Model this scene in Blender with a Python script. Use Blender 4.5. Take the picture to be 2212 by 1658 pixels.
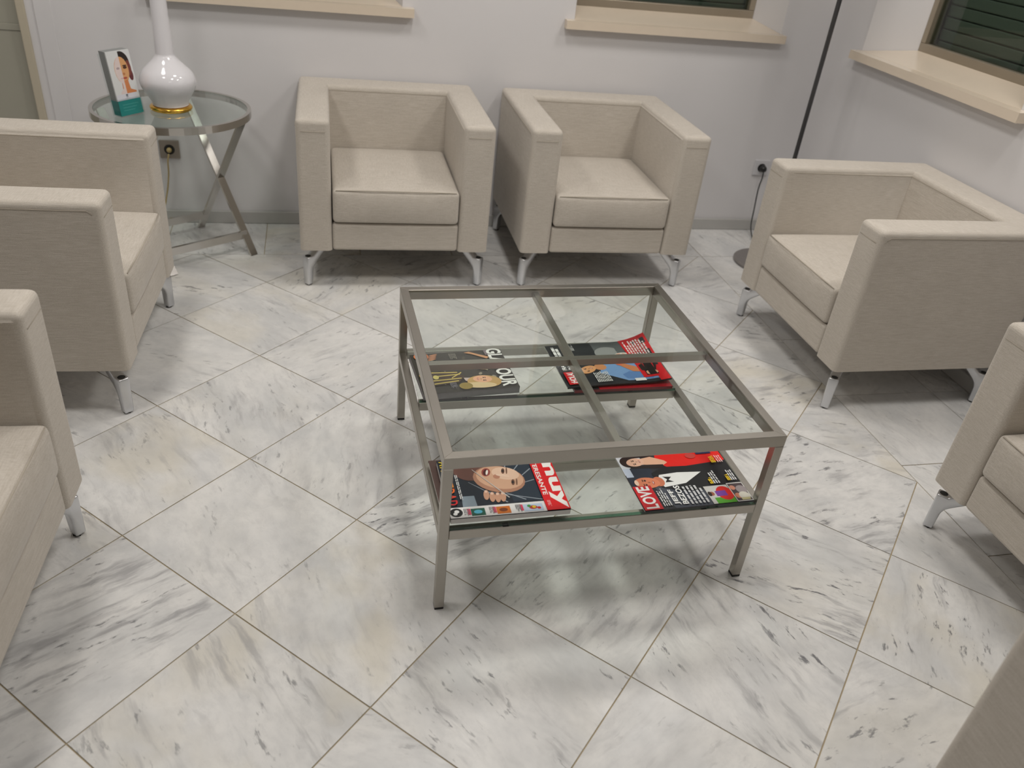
import bpy, bmesh, math, random
from mathutils import Vector, Matrix

# ------------------------------------------------------------------ scene reset
for o in list(bpy.data.objects):
    bpy.data.objects.remove(o, do_unlink=True)
scene = bpy.context.scene
col = scene.collection

# ------------------------------------------------------------------ camera
cam_d = bpy.data.cameras.new('camera')
cam = bpy.data.objects.new('camera', cam_d)
col.objects.link(cam)
RIGHT = Vector((0.974, -0.205, 0.096)); DOWN = Vector((-0.031, -0.541, -0.840))
FWD = RIGHT.cross(DOWN).normalized(); RIGHT.normalize(); DOWN = FWD.cross(RIGHT)
M = Matrix.Identity(4)
for r in range(3):
    M[r][0] = RIGHT[r]; M[r][1] = -DOWN[r]; M[r][2] = -FWD[r]
M[0][3], M[1][3], M[2][3] = 0.214, -1.335, 1.466
cam.matrix_world = M
cam_d.sensor_fit = 'HORIZONTAL'; cam_d.sensor_width = 36.0
cam_d.lens = 1751.85 / 2212 * 36.0
cam_d.clip_start = 0.02
cam_d.dof.use_dof = True
cam_d.dof.focus_distance = 2.15
cam_d.dof.aperture_fstop = 3.2
scene.camera = cam

# ------------------------------------------------------------------ world, view, lights
world = bpy.data.worlds.new('world'); scene.world = world
world.use_nodes = True
bg = world.node_tree.nodes['Background']
bg.inputs[0].default_value = (0.02, 0.025, 0.03, 1); bg.inputs[1].default_value = 0.3
vs = scene.view_settings
vs.view_transform = 'Standard'; vs.look = 'None'; vs.gamma = 1.0
vs.use_curve_mapping = False
vs.exposure = -0.15

CEIL = 2.70
XL, XR, YB, YF = -1.80, 2.545, 2.32, -3.40       # inner faces of the room

def ceiling_lamp_or_fill(x, y, power, size, color=(1.0, 0.955, 0.90)):
    d = bpy.data.lights.new('downlight_or_fill', 'AREA'); d.shape = 'DISK'; d.size = size
    d.energy = power; d.color = color; d.spread = math.radians(168)
    o = bpy.data.objects.new('downlight_or_fill', d); col.objects.link(o)
    o.location = (x, y, CEIL - 0.03)
    return o
for (x, y, p) in ((-0.65, 0.25, 11), (0.80, 0.05, 12), (2.10, 0.25, 11), (-0.65, 1.40, 11), (0.80, 1.25, 12), (2.05, 1.40, 11), (0.75, -1.7, 4)):  # last entry is an unseen weak fill added behind the camera
    ceiling_lamp_or_fill(x, y, p, 0.42)

# ------------------------------------------------------------------ materials
MATS = {}
def nodes_of(name):
    m = bpy.data.materials.new(name); m.use_nodes = True
    nt = m.node_tree; b = nt.nodes['Principled BSDF']
    MATS[name] = m
    return m, nt, b
def N(nt, kind, **kw):
    n = nt.nodes.new(kind)
    for k, v in kw.items():
        if k.startswith('i_'):
            key = k[2:]
            key = int(key) if key.isdigit() else key.replace('_', ' ')
            n.inputs[key].default_value = v
        else:
            setattr(n, k, v)
    return n
def plain(name, c, rough=0.5, metal=0.0, spec=0.5, noise=0.0, nscale=30, bump=0.0, bscale=200):
    m, nt, b = nodes_of(name)
    b.inputs['Roughness'].default_value = rough
    b.inputs['Metallic'].default_value = metal
    b.inputs['Specular IOR Level'].default_value = spec
    tc = N(nt, 'ShaderNodeTexCoord')
    nz = N(nt, 'ShaderNodeTexNoise', i_Scale=nscale, i_Detail=3.0)
    nt.links.new(tc.outputs['Object'], nz.inputs['Vector'])
    mx = N(nt, 'ShaderNodeMix', data_type='RGBA')
    mx.inputs[6].default_value = (*[min(1, k * (1 + noise)) for k in c], 1)
    mx.inputs[7].default_value = (*[k * (1 - noise) for k in c], 1)
    nt.links.new(nz.outputs['Fac'], mx.inputs[0])
    nt.links.new(mx.outputs[2], b.inputs['Base Color'])
    if bump:
        nb = N(nt, 'ShaderNodeTexNoise', i_Scale=bscale, i_Detail=3.0)
        nt.links.new(tc.outputs['Object'], nb.inputs['Vector'])
        bp = N(nt, 'ShaderNodeBump', i_Strength=bump, i_Distance=0.002)
        nt.links.new(nb.outputs['Fac'], bp.inputs['Height'])
        nt.links.new(bp.outputs['Normal'], b.inputs['Normal'])
    return m

plain('wall_paint', (0.685, 0.675, 0.685), 0.55, noise=0.015, nscale=4, bump=0.25, bscale=18)
plain('ceiling_paint', (0.52, 0.51, 0.49), 0.8, noise=0.01, nscale=4)
plain('unseen_wall_dark', (0.22, 0.20, 0.17), 0.6, noise=0.08, nscale=5)  # unseen front wall, darkened like the ceiling to cut bounce light
plain('skirting', (0.46, 0.455, 0.44), 0.35, noise=0.06, nscale=12)
plain('grout', (0.40, 0.33, 0.22), 0.9, noise=0.25, nscale=9, bump=0.3, bscale=300)
plain('sill_stone', (0.70, 0.605, 0.49), 0.22, noise=0.03, nscale=15)
plain('bronze_frame', (0.36, 0.31, 0.24), 0.38, metal=0.55, noise=0.04, nscale=20)
plain('slat', (0.30, 0.34, 0.30), 0.5, noise=0.05, nscale=10)
plain('door_panel', (0.36, 0.35, 0.29), 0.45, noise=0.05, nscale=3)
plain('door_frame', (0.50, 0.45, 0.35), 0.4, noise=0.03, nscale=6)
plain('chrome', (0.66, 0.67, 0.69), 0.33, metal=1.0, noise=0.05, nscale=30)
plain('leg_hollow_shade', (0.03, 0.03, 0.03), 0.7)
plain('rubber', (0.015, 0.015, 0.015), 0.6)
plain('dark_metal', (0.10, 0.10, 0.105), 0.3, metal=0.8, noise=0.05)
plain('lamp_base_metal', (0.30, 0.28, 0.27), 0.35, metal=0.6, noise=0.05)
plain('porcelain', (0.76, 0.75, 0.78), 0.08, spec=0.6, noise=0.01, nscale=5)
plain('gold', (0.80, 0.47, 0.08), 0.2, metal=1.0, noise=0.08, nscale=20)
plain('socket_white', (0.62, 0.62, 0.64), 0.35, noise=0.01)
plain('socket_bronze', (0.33, 0.29, 0.25), 0.35, metal=0.5, noise=0.04)
plain('black_plastic', (0.012, 0.012, 0.012), 0.35)
plain('cord_gold', (0.45, 0.34, 0.15), 0.4, noise=0.1)
plain('paper', (0.72, 0.71, 0.69), 0.6, noise=0.05, nscale=80)
plain('paper_dark', (0.23, 0.22, 0.23), 0.6, noise=0.1, nscale=80)

def brushed(name, c, rough):
    m, nt, b = nodes_of(name)
    b.inputs['Metallic'].default_value = 1.0
    tc = N(nt, 'ShaderNodeTexCoord')
    mp = N(nt, 'ShaderNodeMapping'); mp.inputs['Scale'].default_value = (40, 40, 40)
    nz = N(nt, 'ShaderNodeTexNoise', i_Scale=6.0, i_Detail=4.0)
    nt.links.new(tc.outputs['Object'], mp.inputs['Vector']); nt.links.new(mp.outputs[0], nz.inputs['Vector'])
    mr = N(nt, 'ShaderNodeMapRange', i_3=rough * 0.85, i_4=rough * 1.15)
    nt.links.new(nz.outputs['Fac'], mr.inputs[0]); nt.links.new(mr.outputs[0], b.inputs['Roughness'])
    b.inputs['Base Color'].default_value = (*c, 1)
    return m
brushed('brushed_steel', (0.42, 0.395, 0.355), 0.33)
brushed('side_table_steel', (0.62, 0.60, 0.57), 0.20)

def glass(name, tint, refl=1.0, rough=0.0):
    m = bpy.data.materials.new(name); m.use_nodes = True; MATS[name] = m
    nt = m.node_tree; nt.nodes.clear()
    out = N(nt, 'ShaderNodeOutputMaterial')
    tr = N(nt, 'ShaderNodeBsdfTransparent'); tr.inputs[0].default_value = (*tint, 1)
    gl = N(nt, 'ShaderNodeBsdfGlossy'); gl.inputs['Roughness'].default_value = rough
    gl.inputs['Color'].default_value = (refl, refl, refl, 1)
    fr = N(nt, 'ShaderNodeFresnel', i_IOR=1.5)
    ge = N(nt, 'ShaderNodeNewGeometry')
    sub = N(nt, 'ShaderNodeMath', operation='SUBTRACT'); sub.inputs[0].default_value = 1.0
    nt.links.new(ge.outputs['Backfacing'], sub.inputs[1])
    mu = N(nt, 'ShaderNodeMath', operation='MULTIPLY')           # mirror only at the entry face of the pane
    nt.links.new(fr.outputs[0], mu.inputs[0]); nt.links.new(sub.outputs[0], mu.inputs[1])
    mx = N(nt, 'ShaderNodeMixShader')
    nt.links.new(mu.outputs[0], mx.inputs[0]); nt.links.new(tr.outputs[0], mx.inputs[1])
    nt.links.new(gl.outputs[0], mx.inputs[2]); nt.links.new(mx.outputs[0], out.inputs[0])
    return m
glass('table_glass', (0.955, 0.975, 0.96))
glass('glass_edge', (0.45, 0.70, 0.60))
glass('side_glass', (0.88, 0.925, 0.905))
glass('window_glass', (0.62, 0.66, 0.63))
glass('acrylic', (0.93, 0.95, 0.95))

def fabric():
    m, nt, b = nodes_of('linen')
    b.inputs['Roughness'].default_value = 0.85
    b.inputs['Specular IOR Level'].default_value = 0.15
    b.inputs['Sheen Weight'].default_value = 0.25
    b.inputs['Sheen Roughness'].default_value = 0.4
    tc = N(nt, 'ShaderNodeTexCoord')
    def thread(sx, sy, sz):
        mp = N(nt, 'ShaderNodeMapping'); mp.inputs['Scale'].default_value = (sx, sy, sz)
        nz = N(nt, 'ShaderNodeTexNoise', i_Scale=1.0, i_Detail=2.0)
        nt.links.new(tc.outputs['Object'], mp.inputs['Vector']); nt.links.new(mp.outputs[0], nz.inputs['Vector'])
        return nz.outputs['Fac']
    h = thread(28, 620, 620); v = thread(620, 28, 620)
    mul = N(nt, 'ShaderNodeMath', operation='ADD'); nt.links.new(h, mul.inputs[0]); nt.links.new(v, mul.inputs[1])
    big = N(nt, 'ShaderNodeTexNoise', i_Scale=7.0, i_Detail=3.0); nt.links.new(tc.outputs['Object'], big.inputs['Vector'])
    mr = N(nt, 'ShaderNodeMapRange', i_1=0.7, i_2=1.3); nt.links.new(mul.outputs[0], mr.inputs[0])
    mx = N(nt, 'ShaderNodeMix', data_type='RGBA')
    mx.inputs[6].default_value = (0.47, 0.425, 0.365, 1); mx.inputs[7].default_value = (0.62, 0.575, 0.515, 1)
    nt.links.new(mr.outputs[0], mx.inputs[0])
    mx2 = N(nt, 'ShaderNodeMix', data_type='RGBA', blend_type='MULTIPLY'); mx2.inputs[0].default_value = 1.0
    rp = N(nt, 'ShaderNodeMapRange', i_1=0.3, i_2=0.7, i_3=0.96, i_4=1.02); nt.links.new(big.outputs['Fac'], rp.inputs[0])
    nt.links.new(mx.outputs[2], mx2.inputs[6]); nt.links.new(rp.outputs[0], mx2.inputs[7])
    nt.links.new(mx2.outputs[2], b.inputs['Base Color'])
    bp = N(nt, 'ShaderNodeBump', i_Strength=0.35, i_Distance=0.0012)
    nt.links.new(mul.outputs[0], bp.inputs['Height']); 
    bp2 = N(nt, 'ShaderNodeBump', i_Strength=0.06, i_Distance=0.01)
    nt.links.new(big.outputs['Fac'], bp2.inputs['Height']); nt.links.new(bp2.outputs['Normal'], bp.inputs['Normal'])
    nt.links.new(bp.outputs['Normal'], b.inputs['Normal'])
fabric()
plain('seam_thread', (0.43, 0.385, 0.32), 0.9)

def marble():
    m, nt, b = nodes_of('marble')
    L = nt.links.new
    tc = N(nt, 'ShaderNodeTexCoord')
    def attr(n):
        return N(nt, 'ShaderNodeAttribute', attribute_type='OBJECT', attribute_name=n).outputs['Fac']
    ang, seed, strength, warm = attr('vein_angle'), attr('vein_seed'), attr('vein_strength'), attr('warmth')
    rot = N(nt, 'ShaderNodeVectorRotate', rotation_type='Z_AXIS')
    neg = N(nt, 'ShaderNodeMath', operation='MULTIPLY'); neg.inputs[1].default_value = -1.0
    L(ang, neg.inputs[0]); L(neg.outputs[0], rot.inputs['Angle']); L(tc.outputs['Object'], rot.inputs['Vector'])
    off = N(nt, 'ShaderNodeCombineXYZ'); L(seed, off.inputs[0]); L(seed, off.inputs[1]); L(seed, off.inputs[2])
    add = N(nt, 'ShaderNodeVectorMath', operation='ADD'); L(rot.outputs[0], add.inputs[0]); L(off.outputs[0], add.inputs[1])
    warp = N(nt, 'ShaderNodeTexNoise', i_Scale=6.0, i_Detail=3.0); L(add.outputs[0], warp.inputs['Vector'])
    wv = N(nt, 'ShaderNodeVectorMath', operation='SCALE'); wv.inputs['Scale'].default_value = 0.05
    L(warp.outputs['Color'], wv.inputs[0])
    P = N(nt, 'ShaderNodeVectorMath', operation='ADD'); L(add.outputs[0], P.inputs[0]); L(wv.outputs[0], P.inputs[1])
    def noise(sx, sy, detail=5.0, rough=0.6, dx=0.0):
        mp = N(nt, 'ShaderNodeMapping'); mp.inputs['Scale'].default_value = (sx, sy, 1.0); mp.inputs['Location'].default_value = (dx, dx, dx)
        nz = N(nt, 'ShaderNodeTexNoise', i_Scale=1.0, i_Detail=detail, i_Roughness=rough)
        L(P.outputs[0], mp.inputs['Vector']); L(mp.outputs[0], nz.inputs['Vector'])
        return nz.outputs['Fac']
    def step(v, a, bb, lo=0.0, hi=1.0):
        mr = N(nt, 'ShaderNodeMapRange', interpolation_type='SMOOTHSTEP', i_1=a, i_2=bb, i_3=lo, i_4=hi); L(v, mr.inputs[0]); return mr.outputs[0]
    def mul(a, bb):
        n = N(nt, 'ShaderNodeMath', operation='MULTIPLY'); L(a, n.inputs[0])
        if isinstance(bb, (int, float)): n.inputs[1].default_value = bb
        else: L(bb, n.inputs[1])
        return n.outputs[0]
    def mix(f, a, bb):
        n = N(nt, 'ShaderNodeMix', data_type='RGBA'); L(f, n.inputs[0])
        for k, v in ((6, a), (7, bb)):
            if isinstance(v, tuple): n.inputs[k].default_value = (*v, 1)
            else: L(v, n.inputs[k])
        return n.outputs[2]
    cloud = step(noise(4.5, 8.0, 4.0, 0.55, 3.1), 0.35, 0.70)
    c = mix(cloud, (0.745, 0.74, 0.725), (0.60, 0.605, 0.605))
    fine = step(noise(26.0, 40.0, 8.0, 0.7, 23.0), 0.38, 0.75)
    c = mix(mul(fine, 0.5), c, (0.52, 0.52, 0.52))
    wn = mul(step(noise(3.5, 5.0, 3.0, 0.5, 7.7), 0.42, 0.68), warm)
    c = mix(mul(wn, 0.75), c, (0.64, 0.585, 0.455))
    zone = step(noise(3.0, 5.5, 2.0, 0.5, 11.3), 0.40, 0.62)
    st = mul(mul(step(noise(6.0, 34.0, 5.0, 0.6, 1.9), 0.49, 0.70), zone), strength)
    c = mix(mul(st, 0.85), c, (0.30, 0.297, 0.305))
    sp = mul(mul(step(noise(19.0, 60.0, 4.0, 0.62, 5.3), 0.575, 0.68), step(noise(4.0, 8.0, 2.0, 0.5, 17.0), 0.43, 0.58)), strength)
    c = mix(mul(sp, 0.9), c, (0.13, 0.13, 0.14))
    L(c, b.inputs['Base Color'])
    rn = N(nt, 'ShaderNodeTexNoise', i_Scale=9.0, i_Detail=3.0); L(add.outputs[0], rn.inputs['Vector'])
    L(step(rn.outputs['Fac'], 0.3, 0.7, 0.26, 0.40), b.inputs['Roughness'])
    b.inputs['Specular IOR Level'].default_value = 0.4
marble()

PAL = {}
def ink(rgb):
    """printed colour, sRGB 0-255"""
    if rgb not in PAL:
        lin = tuple(((k / 255) / 12.92 if k / 255 < 0.04 else ((k / 255 + 0.055) / 1.055) ** 2.4) for k in rgb)
        PAL[rgb] = plain('ink_%02x%02x%02x' % rgb, lin, 0.28, noise=0.03, nscale=60)
    return PAL[rgb]

# ------------------------------------------------------------------ mesh helpers
def link(name, me, mat=None, parent=None):
    o = bpy.data.objects.new(name, me); col.objects.link(o)
    if mat is not None:
        for mm in (mat if isinstance(mat, (list, tuple)) else [mat]):
            me.materials.append(MATS[mm] if isinstance(mm, str) else mm)
    if parent is not None: o.parent = parent
    return o
def from_bm(name, bm, mat, parent=None, smooth=False):
    me = bpy.data.meshes.new(name); bm.normal_update(); bm.to_mesh(me); bm.free()
    if smooth:
        for p in me.polygons: p.use_smooth = True
    return link(name, me, mat, parent)
def add_box(bm, a, b, bevel=0.0, seg=2):
    v = [bm.verts.new((x, y, z)) for x in (a[0], b[0]) for y in (a[1], b[1]) for z in (a[2], b[2])]
    fs = [(0, 1, 3, 2), (4, 6, 7, 5), (0, 4, 5, 1), (2, 3, 7, 6), (0, 2, 6, 4), (1, 5, 7, 3)]
    faces = [bm.faces.new([v[i] for i in f]) for f in fs]
    bmesh.ops.recalc_face_normals(bm, faces=faces)
    if bevel:
        es = list({e for f in faces for e in f.edges})
        bmesh.ops.bevel(bm, geom=es, offset=bevel, segments=seg, profile=0.5, affect='EDGES')
def box(name, a, b, mat, parent=None, bevel=0.0, seg=2, smooth=False):
    bm = bmesh.new(); add_box(bm, a, b, bevel, seg); return from_bm(name, bm, mat, parent, smooth)
def add_bar(bm, p, q, w, h, up=(0, 0, 1)):
    """rectangular bar from p to q"""
    p, q = Vector(p), Vector(q); d = (q - p).normalized()
    s = d.cross(Vector(up))
    if s.length < 1e-5: s = d.cross(Vector((1, 0, 0)))
    s.normalize(); u = s.cross(d).normalized()
    vs_ = []
    for c in (p, q):
        for (i, j) in ((-1, -1), (1, -1), (1, 1), (-1, 1)):
            vs_.append(bm.verts.new(c + s * (i * w / 2) + u * (j * h / 2)))
    for f in ((3, 2, 1, 0), (4, 5, 6, 7), (0, 1, 5, 4), (1, 2, 6, 5), (2, 3, 7, 6), (3, 0, 4, 7)):
        bm.faces.new([vs_[i] for i in f])
def add_tube(bm, pts, r, n=8, closed=False):
    pts = [Vector(p) for p in pts]; rings = []
    for i, p in enumerate(pts):
        a = pts[i - 1] if (i > 0 or closed) else p
        b = pts[(i + 1) % len(pts)] if (i < len(pts) - 1 or closed) else p
        d = (b - a).normalized()
        s = d.cross(Vector((0, 0, 1)))
        if s.length < 1e-3: s = d.cross(Vector((1, 0, 0)))
        s.normalize(); u = s.cross(d)
        rings.append([bm.verts.new(p + (s * math.cos(2 * math.pi * k / n) + u * math.sin(2 * math.pi * k / n)) * r) for k in range(n)])
    m = len(rings)
    for i in range(m if closed else m - 1):
        A, B = rings[i], rings[(i + 1) % m]
        for k in range(n):
            bm.faces.new((A[k], A[(k + 1) % n], B[(k + 1) % n], B[k]))
    if not closed:
        bm.faces.new(rings[0][::-1]); bm.faces.new(rings[-1])
def add_lathe(bm, prof, n=48, center=(0, 0, 0)):
    rings = []
    for (r, z) in prof:
        if r < 1e-6: rings.append([bm.verts.new((center[0], center[1], center[2] + z))])
        else: rings.append([bm.verts.new((center[0] + r * math.cos(2 * math.pi * k / n), center[1] + r * math.sin(2 * math.pi * k / n), center[2] + z)) for k in range(n)])
    for A, B in zip(rings, rings[1:]):
        for k in range(n):
            a0, a1 = A[k % len(A)], A[(k + 1) % len(A)]; b0, b1 = B[k % len(B)], B[(k + 1) % len(B)]
            vv = []
            for v in (a0, a1, b1, b0):
                if v not in vv: vv.append(v)
            if len(vv) > 2: bm.faces.new(vv)
def catmull(pts, per=6):
    pts = [Vector(p) for p in pts]; out = []
    for i in range(len(pts) - 1):
        p0 = pts[max(i - 1, 0)]; p1 = pts[i]; p2 = pts[i + 1]; p3 = pts[min(i + 2, len(pts) - 1)]
        for k in range(per):
            t = k / per
            out.append(0.5 * ((2 * p1) + (p2 - p0) * t + (2 * p0 - 5 * p1 + 4 * p2 - p3) * t * t + (3 * p1 - p0 - 3 * p2 + p3) * t ** 3))
    out.append(pts[-1]); return out

def tag(o, label=None, cat=None, group=None, kind=None):
    if label: o['label'] = label
    if cat: o['category'] = cat
    if group: o['group'] = group
    if kind: o['kind'] = kind
    return o
def thing(name, label, cat, loc=(0, 0, 0), rz=0.0, group=None):
    o = bpy.data.objects.new(name, None); col.objects.link(o)
    o.empty_display_size = 0.05
    o.location = loc; o.rotation_euler = (0, 0, rz)
    return tag(o, label, cat, group)
def copy_tree(o, parent=None):
    c = o.copy(); col.objects.link(c); c.parent = parent
    for ch in o.children: copy_tree(ch, c)
    return c

# ------------------------------------------------------------------ floor
rng = random.Random(7)
T = 0.4
SX, SY = 1.98, 1.963                    # seams between the diamond field and the border rows
floor = box('floor', (XL - 0.02, YF - 0.02, -0.06), (XR + 0.02, YB + 0.02, -0.0022), 'grout')
tag(floor, kind='structure')
VEIN = {(-1, -1): (30, .9, 0), (0, -1): (113, .35, .1), (-1, 0): (117, .7, .6), (0, 0): (104, .45, .7), (1, 0): (22, 1, 0),
        (0, 1): (120, .85, .15), (1, 1): (40, .6, .1), (1, 2): (105, 1, .1), (2, 2): (145, 1, .3), (3, 2): (11, .9, 0),
        (1, 3): (15, .8, .3), (2, 3): (60, .9, .6), (1, -1): (82, .5, .1), (1, -2): (107, .6, .25), (2, -2): (34, .6, .1),
        (2, -3): (128, .45, .4), (1, -3): (159, .5, .1), (0, -2): (120, .45, .55), (0, 2): (30, .25, .1), (2, 1): (35, .8, 0),
        (2, 0): (100, .4, .1), (3, -3): (60, .8, .4), (2, -1): (60, .3, 0), (3, -2): (125, .4, .1), (4, 2): (170, .6, .8)}
def clip(poly, ax, lim, keep_less=True):
    out = []
    for i in range(len(poly)):
        p, q = poly[i], poly[(i + 1) % len(poly)]
        ip = (p[ax] <= lim) == keep_less; iq = (q[ax] <= lim) == keep_less
        if ip: out.append(p)
        if ip != iq:
            t = (lim - p[ax]) / (q[ax] - p[ax]); out.append((p[0] + t * (q[0] - p[0]), p[1] + t * (q[1] - p[1])))
    return out
def tile(poly, vein):
    cx = sum(p[0] for p in poly) / len(poly); cy = sum(p[1] for p in poly) / len(poly)
    bm = bmesh.new()
    top = [bm.verts.new((p[0] - cx, p[1] - cy, 0)) for p in poly]
    bot = [bm.verts.new((p[0] - cx, p[1] - cy, -0.012)) for p in poly]
    bm.faces.new(top); bm.faces.new(bot[::-1])
    n = len(poly)
    for i in range(n): bm.faces.new((top[i], bot[i], bot[(i + 1) % n], top[(i + 1) % n]))
    o = from_bm('tile', bm, 'marble', floor)
    o.location = (cx, cy, rng.uniform(-0.0002, 0.0002))
    o['vein_angle'] = math.radians(vein[0]); o['vein_strength'] = float(vein[1]); o['warmth'] = float(vein[2])
    o['vein_seed'] = rng.uniform(0, 40)
    return o
def area(poly):
    return 0.5 * sum(poly[i][0] * poly[(i + 1) % len(poly)][1] - poly[(i + 1) % len(poly)][0] * poly[i][1] for i in range(len(poly)))
G = 0.0016                               # half joint
def rand_vein():
    return (rng.choice((20, 35, 100, 115, 140, 160)) + rng.uniform(-10, 10), rng.uniform(.3, .9), rng.choice((0, 0, .1, .3, .6)))
k2 = T / math.sqrt(2)
def gw(i, j): return (k2 * (i + j), k2 * (i - j))
for i in range(-14, 12):
    for j in range(-14, 14):
        g = G / T
        poly = [gw(i + g, j + g), gw(i + 1 - g, j + g), gw(i + 1 - g, j + 1 - g), gw(i + g, j + 1 - g)]
        for ax, lim, less in ((0, SX - G, True), (1, SY - G, True), (0, XL, False), (1, YF, False)):
            poly = clip(poly, ax, lim, less)
            if len(poly) < 3: break
        if len(poly) < 3: continue
        if area(poly) < 0: poly = poly[::-1]
        if area(poly) < 2e-4: continue
        v = rand_vein()
        tile(poly, VEIN.get((i, j), v))
def rect(x0, x1, y0, y1):
    x0, x1, y0, y1 = max(x0, XL), min(x1, XR), max(y0, YF), min(y1, YB)
    if x1 - x0 < 0.01 or y1 - y0 < 0.01: return
    tile([(x0 + G, y0 + G), (x1 - G, y0 + G), (x1 - G, y1 - G), (x0 + G, y1 - G)], rand_vein())
kx = 1
while SX - kx * T > XL - T:
    rect(SX - kx * T, SX - (kx - 1) * T, SY, YB); kx += 1
ky = 1
while SY - ky * T > YF - T:
    rect(SX, SX + T, SY - ky * T, SY - (ky - 1) * T)
    rect(SX + T, XR, SY - ky * T, SY - (ky - 1) * T); ky += 1
rect(SX, SX + T, SY, YB); rect(SX + T, XR, SY, YB)

# ------------------------------------------------------------------ walls, ceiling
def wall(name, axis, plane, depth, u0, u1, holes, z0=-0.05, z1=CEIL + 0.05):
    """wall in plane axis=plane, its room face towards the room; holes: (ua,ub,za,zb, back ua,ub,za,zb) with splayed reveals"""
    bm = bmesh.new(); cache = {}
    def V(u, z, dp=0.0):
        key = (round(u, 5), round(z, 5), round(dp, 5))
        if key not in cache:
            cache[key] = bm.verts.new((u, plane + dp, z) if axis == 'y' else (plane + dp, u, z))
        return cache[key]
    us = sorted({u0, u1, *[h[0] for h in holes], *[h[1] for h in holes]})
    zs = sorted({z0, z1, *[h[2] for h in holes], *[h[3] for h in holes]})
    for a, b in zip(us, us[1:]):
        for c, d in zip(zs, zs[1:]):
            if any(h[0] - 1e-6 <= a and b <= h[1] + 1e-6 and h[2] - 1e-6 <= c and d <= h[3] + 1e-6 for h in holes): continue
            bm.faces.new((V(a, c), V(b, c), V(b, d), V(a, d)))
    for (a, b, c, d, A, B, Cc, D) in holes:
        F = [(a, c), (b, c), (b, d), (a, d)]; K = [(A, Cc), (B, Cc), (B, D), (A, D)]
        for i in range(4):
            j = (i + 1) % 4
            bm.faces.new((V(*F[i]), V(*F[j]), V(*K[j], depth), V(*K[i], depth)))
    # outer skin so that the wall is closed
    o = [V(u0, z0, depth * 1.6), V(u1, z0, depth * 1.6), V(u1, z1, depth * 1.6), V(u0, z1, depth * 1.6)]
    bm.faces.new(o)
    for (ua, za), (ub, zb) in (((u0, z0), (u1, z0)), ((u1, z0), (u1, z1)), ((u1, z1), (u0, z1)), ((u0, z1), (u0, z0))):
        bm.faces.new((V(ua, za), V(ub, zb), V(ub, zb, depth * 1.6), V(ua, za, depth * 1.6)))
    bmesh.ops.recalc_face_normals(bm, faces=bm.faces)
    w = from_bm(name, bm, 'wall_paint'); return tag(w, kind='structure')
ZS, ZK, ZT = 0.945, 0.975, 2.02           # sill height at the wall face and at the frame, window head
REC = 0.20
DOOR = (-1.66, -0.85, -0.05, 2.05)
W1 = (-0.375, 0.572, ZS, ZT); W2 = (1.312, 2.303, ZS, ZT); W3 = (1.06, 2.03, ZS, ZT)
def hole(w, n0=0.055, n1=0.055): return (*w, w[0] + n0, w[1] - n1, ZK, ZT - 0.03)
wall('wall_back', 'y', YB, REC, XL, XR + 0.2, [hole(W1), hole(W2), (*DOOR, DOOR[0], DOOR[1], DOOR[2], DOOR[3])])
wall('wall_right', 'x', XR, REC, YF, YB, [hole(W3, 0.06, 0.10)])
wall('wall_left', 'x', XL, -REC, YF, YB, [])
wf = wall('wall_front', 'y', YF, -REC, XL, XR, []); wf.data.materials[0] = MATS['unseen_wall_dark']
tag(box('ceiling', (XL, YF, CEIL), (XR, YB, CEIL + 0.05), 'ceiling_paint'), kind='structure')
# shallow painted pilaster beside the door
tag(box('trim_1', (-0.82, YB - 0.006, 0.0), (-0.757, YB + 0.005, CEIL), 'wall_paint', bevel=0.003), kind='structure')
def skirt(name, a, b):
    tag(box(name, a, b, 'skirting', bevel=0.003), kind='structure')
skirt('baseboard_back', (-0.757, YB - 0.017, 0.0005), (XR - 0.0005, YB - 0.0005, 0.056))
skirt('baseboard_right', (XR - 0.017, YF + 0.01, 0.0005), (XR - 0.0005, YB - 0.018, 0.056))

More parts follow.
